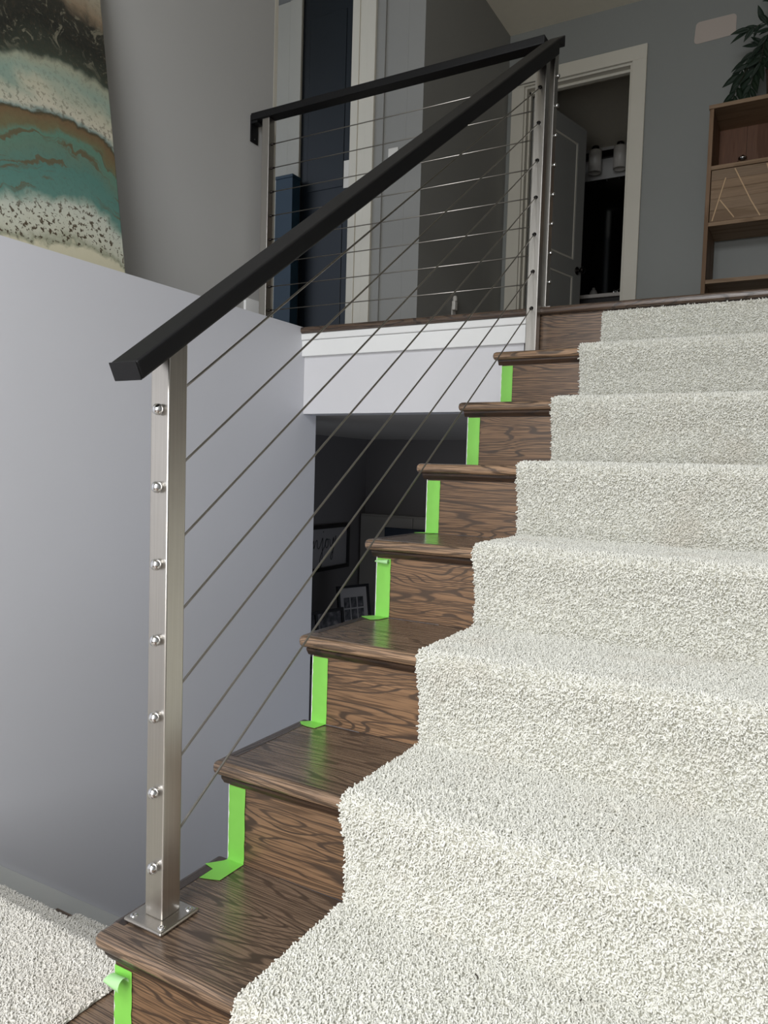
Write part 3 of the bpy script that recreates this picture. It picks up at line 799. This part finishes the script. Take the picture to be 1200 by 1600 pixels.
for i in range(nb):
    b = MB(); b.box(SX0+th+i*bw+0.001, SX0+th+(i+1)*bw-0.001, SY1-0.012, SY1-0.002, 2.4705, 2.782); obj('plank', b, M_SHELFB, sh)
dz0, dz1 = 2.1605, 2.4475
b = MB(); b.box(SX0+th+0.002, 0.90, SY0+0.020, SY0+0.030, dz0, dz1, 0.0005)
dr = obj('door', b, M_SHELFV, sh)
hs = (0.0, 0.22, 0.44, 0.62, 0.80, 1.0)
for a, c in zip(hs, hs[1:]):
    b = MB(); b.box(SX0+th+0.004, 0.898, SY0+0.006, SY0+0.0195, dz0+0.002+a*(dz1-dz0-0.004), dz0+0.0012+c*(dz1-dz0-0.004), 0.0006); obj('plank', b, M_SHELF, dr)
def inlay(p, q):
    p, q = Vector((p[0], 0, p[1])), Vector((q[0], 0, q[1])); d = (q-p).normalized(); n = Vector((-d.z, 0, d.x))*0.0028
    b = MB(); y0_, y1_ = SY0+0.0045, SY0+0.0062
    b.hexa([(p-n)+Vector((0, y0_, 0)), (q-n)+Vector((0, y0_, 0)), (q-n)+Vector((0, y1_, 0)), (p-n)+Vector((0, y1_, 0)),
            (p+n)+Vector((0, y0_, 0)), (q+n)+Vector((0, y0_, 0)), (q+n)+Vector((0, y1_, 0)), (p+n)+Vector((0, y1_, 0))])
    obj('inlay_strip', b, M_INLAY, dr)
inlay((0.418, 2.396), (0.358, 2.166)); inlay((0.462, 2.440), (0.552, 2.252)); inlay((0.394, 2.278), (0.470, 2.174)); inlay((0.552, 2.252), (0.60, 2.166)); inlay((0.62, 2.44), (0.70, 2.17))
# jar
jt = thing('glass_jar', 'small clear glass jar on the upper shelf of the shelf unit', 'jar', (0.487, 3.98, 2.471))
b = MB(); b.lathe([(0, 0), (0.026, 0), (0.033, 0.008), (0.037, 0.024), (0.034, 0.04), (0.022, 0.052), (0.022, 0.058), (0.018, 0.058), (0.018, 0.052), (0.030, 0.038), (0.033, 0.024), (0.029, 0.010), (0, 0.005)], (0.487, 3.98, 2.4706), (0, 0, 1), 18)
obj('body', b, M_GLASS, jt)
b = MB(); b.lathe([(0, 0), (0.024, 0), (0.024, 0.010), (0.008, 0.014), (0.008, 0.022), (0, 0.024)], (0.487, 3.98, 2.5288), (0, 0, 1), 14)
obj('lid', b, M_CHROME, jt)
# potted plant
pt = thing('potted_plant', 'leafy dark green plant in a brown pot on top of the shelf unit', 'plant', (0.68, 3.97, 2.8045))
b = MB(); b.lathe([(0, 0), (0.075, 0), (0.09, 0.05), (0.098, 0.17), (0.102, 0.18), (0.094, 0.18), (0.086, 0.15), (0, 0.15)], (0.68, 3.97, 2.8047), (0, 0, 1), 20)
obj('pot', b, M_POT, pt)
random.seed(21)
stems = [[(0.69, 3.96, 2.96), (0.64, 3.95, 3.08), (0.57, 3.93, 3.10), (0.50, 3.92, 3.02), (0.455, 3.91, 2.92), (0.425, 3.905, 2.84)],
         [(0.69, 3.97, 2.96), (0.63, 3.93, 3.18), (0.56, 3.91, 3.22), (0.50, 3.90, 3.195)],
         [(0.70, 3.97, 2.96), (0.68, 3.95, 3.20), (0.64, 3.94, 3.32), (0.60, 3.93, 3.38)],
         [(0.69, 3.96, 2.96), (0.62, 3.91, 3.06), (0.56, 3.89, 3.02), (0.525, 3.885, 2.93), (0.51, 3.88, 2.85)],
         [(0.71, 3.97, 2.96), (0.76, 3.94, 3.18), (0.82, 3.92, 3.26), (0.90, 3.91, 3.2)],
         [(0.69, 3.96, 2.96), (0.60, 3.95, 3.12), (0.545, 3.945, 3.12), (0.49, 3.94, 3.06), (0.455, 3.93, 2.98)],
         [(0.70, 3.96, 2.96), (0.66, 3.92, 3.14), (0.60, 3.90, 3.18), (0.57, 3.89, 3.10), (0.56, 3.885, 3.0)]]
def leaf(base, d, ln, wd, par):
    d = Vector(d).normalized(); s_ = d.cross(Vector((random.uniform(-.3, .3), -1, random.uniform(-.2, .5)))).normalized()
    n_ = s_.cross(d).normalized(); b = MB(); base = Vector(base)
    prof = ((0, .06), (.2, .75), (.42, 1.0), (.65, .8), (.85, .4), (1.0, .02))
    rows = []
    for t_, w_ in prof:
        c = base+d*ln*t_-n_*0.25*ln*t_*t_
        rows.append([b.bm.verts.new(c+s_*wd*w_*q+n_*0.18*wd*abs(q)) for q in (-1, 0, 1)])
    for a, c in zip(rows, rows[1:]):
        for i in (0, 1): b.bm.faces.new((a[i], a[i+1], c[i+1], c[i])).smooth = True
    for v_ in b.bm.verts: v_.co.z = max(v_.co.z, 2.8075)
    r = bmesh.ops.solidify(b.bm, geom=b.bm.faces[:], thickness=0.0008)
    obj('leaf', b, M_LEAF, par)
for s_ in stems:
    b = MB(); P_ = [Vector(q) for q in s_]; fine_ = []
    for i in range(len(P_)-1):
        for j in range(4): fine_.append(P_[i]+(P_[i+1]-P_[i])*(j/4))
    fine_.append(P_[-1])
    b.tube(fine_, 0.0035, 6, True, lambda t_: 1-0.6*t_)
    sm_ = obj('stem', b, M_STEM, pt)
    for i in range(3, len(fine_), 1):
        d = (fine_[i]-fine_[i-1]).normalized()
        sd = 1 if i % 2 else -1
        side = Vector((0, -1, 0)).cross(d)*sd
        dd = d*0.9+side*random.uniform(0.35, 0.8)+Vector((random.uniform(-.1, .1), random.uniform(-.35, .2), random.uniform(-.35, 0)))
        leaf(fine_[i], dd, random.uniform(0.075, 0.115), random.uniform(0.011, 0.018), sm_)
    leaf(fine_[-1], fine_[-1]-fine_[-2], 0.11, 0.015, sm_)

# ------------------------------------------------------------------ bathroom furniture
LB = 5.88
vl = thing('vanity_light', 'bar of frosted glass shades above the dark bathroom mirror', 'lamp', (-0.66, 5.93, 3.5))
b = MB(); b.box(-1.02, -0.12, LB+0.03, LB+0.069, 3.475, 3.535, 0.006); obj('bar', b, M_KNOB, vl)
for x in (-0.845, -0.635, -0.425, -0.215):
    b = MB(); b.tube([(x, LB+0.03, 3.505), (x, LB-0.02, 3.530), (x, LB-0.045, 3.530)], 0.009, 8)
    b.lathe([(0, 0.030), (0.03, 0.028), (0.034, 0.0), (0, 0.0)], (x, LB-0.05, 3.514), (0, 0, 1), 14); ar = obj('arm', b, M_KNOB, vl)
    b = MB(); b.lathe([(0.030, 0.19), (0.052, 0.185), (0.055, 0.17), (0.055, 0.0), (0.051, 0.0), (0.051, 0.17), (0.028, 0.18)], (x, LB-0.05, 3.322), (0, 0, 1), 18); obj('shade', b, M_SHADE, vl)
mi = thing('mirror', 'dark wall mirror over the bathroom vanity', 'mirror', (-0.55, 5.94, 2.3))
b = MB(); b.box(-1.0, 0.3, 5.938, 5.946, 2.30, 3.30, 0.001); obj('pane', b, M_MIRROR, mi)
va = thing('vanity', 'dark bathroom vanity with a pale counter top below the mirror', 'vanity', (-0.4, 5.7, ZL))
b = MB(); b.box(-1.0, 0.4, 5.42, 5.935, ZL+0.09, 2.155, 0.002); obj('body', b, M_VANITY, va)
b = MB(); b.box(-0.96, 0.36, 5.47, 5.9, ZL+0.002, ZL+0.0895); obj('plinth', b, M_VANITY, va)
for x in (-0.98, -0.51, -0.04):
    b = MB(); b.box(x+0.01, x+0.45, 5.40, 5.4195, ZL+0.12, 2.12, 0.003); dd = obj('door', b, M_VANITY, va)
    b = MB(); b.lathe([(0.006, 0), (0.006, 0.012), (0.013, 0.016), (0.012, 0.026), (0, 0.028)], (x+0.40, 5.40, 2.0), (0, -1, 0), 10); obj('knob', b, M_CHROME, dd)
b = MB(); b.box(-1.02, 0.42, 5.385, 5.936, 2.1555, 2.185, 0.004); obj('counter_top', b, M_COUNTER, va)
fa = thing('faucet', 'small chrome faucet on the bathroom counter', 'faucet', (-0.60, 5.82, 2.1855))
b = MB(); b.lathe([(0.024, 0), (0.024, 0.008), (0.014, 0.014), (0.013, 0.09), (0, 0.095)], (-0.60, 5.80, 2.1857), (0, 0, 1), 12); bd = obj('body', b, M_CHROME, fa)
b = MB(); b.tube([(-0.60, 5.80, 2.255), (-0.60, 5.74, 2.285), (-0.60, 5.69, 2.275), (-0.60, 5.675, 2.25)], 0.009, 8); obj('spout', b, M_CHROME, fa)
b = MB(); b.tube([(-0.60, 5.80, 2.281), (-0.60, 5.81, 2.30), (-0.575, 5.83, 2.325)], 0.006, 8); obj('lever', b, M_CHROME, fa)
so = thing('soap_bottle', 'dark soap bottle standing by the bathroom mirror', 'bottle', (-0.80, 5.80, 2.1855))
b = MB(); b.lathe([(0, 0), (0.03, 0), (0.032, 0.01), (0.032, 0.11), (0.02, 0.13), (0.012, 0.135), (0.012, 0.15), (0, 0.15)], (-0.80, 5.80, 2.1857), (0, 0, 1), 14); obj('body', b, M_PALECAB, so)
b = MB(); b.tube([(-0.80, 5.80, 2.336), (-0.80, 5.80, 2.37), (-0.80, 5.77, 2.372)], 0.004, 6); obj('pump', b, M_KNOB, so)

# ------------------------------------------------------------------ lower room
XLW = -2.0
en = thing('framed_print', 'black framed print with handwritten lettering hung in the dark lower room', 'picture', (XLW, 3.6, 0.0))
def yz_frame(par, y0, y1, z0, z1, x, wd, dp):
    b = MB()
    b.box(x, x+dp, y0, y1, z0, z0+wd, 0.002); b.box(x, x+dp, y0, y1, z1-wd, z1, 0.002)
    b.box(x, x+dp, y0, y0+wd, z0+wd, z1-wd, 0.002); b.box(x, x+dp, y1-wd, y1, z0+wd, z1-wd, 0.002)
    return obj('frame', b, M_FRAME, par)
EY0, EY1, EZ0, EZ1 = 3.20, 3.838, 0.005, 0.325
yz_frame(en, EY0, EY1, EZ0, EZ1, XLW+0.001, 0.026, 0.024)
b = MB(); b.box(XLW+0.004, XLW+0.012, EY0+0.02, EY1-0.02, EZ0+0.02, EZ1-0.02); pr = obj('print', b, M_PAPER, en)
def script(strokes, y_at, z_at, sc, name='lettering'):
    b = MB()
    for stl in strokes:
        # Catmull-Rom through the points
        P_ = [Vector((XLW+0.0128, y_at+sc*u, z_at+sc*v)) for u, v in stl]; out = []
        for i in range(len(P_)-1):
            p0 = P_[max(i-1, 0)]; p1_ = P_[i]; p2_ = P_[i+1]; p3 = P_[min(i+2, len(P_)-1)]
            for j in range(6):
                t_ = j/6
                out.append(0.5*((2*p1_)+(p2_-p0)*t_+(2*p0-5*p1_+4*p2_-p3)*t_*t_+(-p0+3*p1_-3*p2_+p3)*t_**3))
        out.append(P_[-1])
        b.tube(out, 0.0028, 6)
    return obj(name, b, M_INK, pr)
# one flowing hand: E n j o y
E_ = [(-0.55, 0.75), (-0.75, 0.95), (-1.0, 0.85), (-1.0, 0.62), (-0.8, 0.55), (-1.05, 0.45), (-1.12, 0.15), (-0.9, -0.03), (-0.5, 0.12)]
n_ = [(-0.5, 0.12), (-0.38, 0.42), (-0.36, 0.05), (-0.22, 0.36), (-0.10, 0.40), (-0.08, 0.12), (0.02, 0.02), (0.16, 0.16)]
j_ = [(0.16, 0.16), (0.34, 0.50), (0.32, 0.0), (0.30, -0.55), (0.20, -0.85), (0.12, -0.6), (0.26, -0.2), (0.52, 0.12)]
o_ = [(0.52, 0.12), (0.60, 0.40), (0.74, 0.42), (0.80, 0.18), (0.68, 0.02), (0.56, 0.16), (0.66, 0.40), (0.92, 0.40)]
y_ = [(0.92, 0.40), (0.98, 0.10), (1.10, 0.10), (1.24, 0.48), (1.22, 0.0), (1.16, -0.45), (1.06, -0.55), (1.04, -0.38), (1.24, -0.05), (1.44, 0.55)]
dot = [(0.36, 0.76), (0.40, 0.80)]
script([E_, n_, j_, o_, y_, dot], 3.455, 0.160, 0.150)
def leaning(name, label, by, bz, bx, wd_, ht, yawd, lean, builder):
    root = thing(name, label, 'picture', (bx, by, bz)); root.rotation_euler = (0, -lean, math.radians(yawd))
    builder(root); return root
def lbox(par, name, mat, *a, bev=0.001, par2=None):
    # boxes in the picture's own frame: x out of the picture, y along it, z up
    b = MB(); b.box(*a, bev)
    me_off = W[par.name]
    bmesh.ops.recalc_face_normals(b.bm, faces=b.bm.faces)
    me = bpy.data.meshes.new(name); b.bm.to_mesh(me); b.bm.free(); me.materials.append(mat)
    o = bpy.data.objects.new(name, me); C.objects.link(o); o.parent = par2 or par; W[o.name] = W[par.name]
    return o
CZ = -0.40
def multi(root):
    w_, h_, f = 0.262, 0.345, 0.017
    for a in ((0, 0.02, 0, w_, 0, f), (0, 0.02, 0, w_, h_-f, h_), (0, 0.02, 0, f, f, h_-f), (0, 0.02, w_-f, w_, f, h_-f)): lbox(root, 'frame', M_FRAME, *a)
    mt = lbox(root, 'mat_board', M_PAPER, 0.004, 0.010, f, w_-f, f, h_-f, bev=0)
    for r in range(3):
        for c in range(3): lbox(root, 'photo', M_PHOTO, 0.0105, 0.012, 0.050+c*0.057, 0.050+c*0.057+0.047, 0.040+r*0.078, 0.040+r*0.078+0.068, bev=0, par2=mt)
leaning('photo_frame', 'black frame with a grid of small photos leaning in the dark lower room', 3.315, CZ+0.002, -1.705, 0, 0, -20, 0.16, multi)
def duo(root):
    w_, h_, f = 0.62, 0.275, 0.018
    for a in ((0, 0.02, 0, w_, 0, f), (0, 0.02, 0, w_, h_-f, h_), (0, 0.02, 0, f, f, h_-f), (0, 0.02, w_-f, w_, f, h_-f), (0, 0.02, w_*0.62, w_*0.62+f, f, h_-f), (0, 0.02, f, w_*0.62, h_*0.45, h_*0.45+f)): lbox(root, 'frame', M_FRAME, *a)
    lbox(root, 'photo', M_PHOTO, 0.004, 0.010, f, w_*0.62, h_*0.5, h_-f, bev=0); lbox(root, 'photo', M_PHOTO, 0.004, 0.010, w_*0.62+f, w_-f, f, h_-f, bev=0)
    lbox(root, 'mat_board', M_PAPER, 0.004, 0.010, f, w_*0.62, f, h_*0.45, bev=0)
leaning('photo_frame', 'black divided photo frame standing left of the frame with the photo grid', 2.44, CZ+0.002, -1.62, 0, 0, -12, 0.14, duo)
cs = thing('console_table', 'dark console table carrying the photo frames in the lower room', 'table', (-1.75, 2.95, ZLF))
b = MB(); b.box(-1.985, -1.44, 2.2, 3.60, CZ-0.035, CZ, 0.003); obj('table_top', b, M_VANITY, cs)
for x in (-1.96, -1.50):
    for y in (2.23, 3.53):
        b = MB(); b.box(x, x+0.045, y, y+0.045, ZLF+0.001, CZ-0.0355, 0.002); obj('leg', b, M_VANITY, cs)
pc = thing('cabinet', 'pale tall cabinet against the back wall of the dark lower room', 'cabinet', (-1.55, 3.9, ZLF))
b = MB(); b.box(-1.995, -1.10, 4.015, 4.075, ZLF+0.06, 0.388, 0.003); obj('body', b, M_PALECAB, pc)
b = MB(); b.box(-1.98, -1.12, 4.02, 4.06, ZLF+0.001, ZLF+0.0595); obj('plinth', b, M_VANITY, pc)
for x in (-1.985, -1.545):
    b = MB(); b.box(x, x+0.435, 3.997, 4.0145, ZLF+0.08, 0.375, 0.003); dd = obj('door', b, M_PALECAB, pc)
    b = MB(); b.tube([(x+0.40, 3.992, -0.6), (x+0.40, 3.992, -0.45)], 0.005, 8); obj('handle', b, M_KNOB, dd)
tv = thing('screen', 'dark blue screen standing before the pale cabinet in the lower room', 'screen', (-1.3, 3.7, ZLF))
b = MB(); b.box(-1.605, -0.7, 3.69, 3.72, -0.45, 0.325, 0.006); obj('panel', b, M_SCREEN, tv)
b = MB(); b.box(-1.28, -1.20, 3.695, 3.715, ZLF+0.02, -0.4505); obj('stand', b, M_FRAME, tv)
b = MB(); b.box(-1.5, -0.98, 3.6, 3.82, ZLF+0.001, ZLF+0.0195, 0.003); obj('foot', b, M_FRAME, tv)
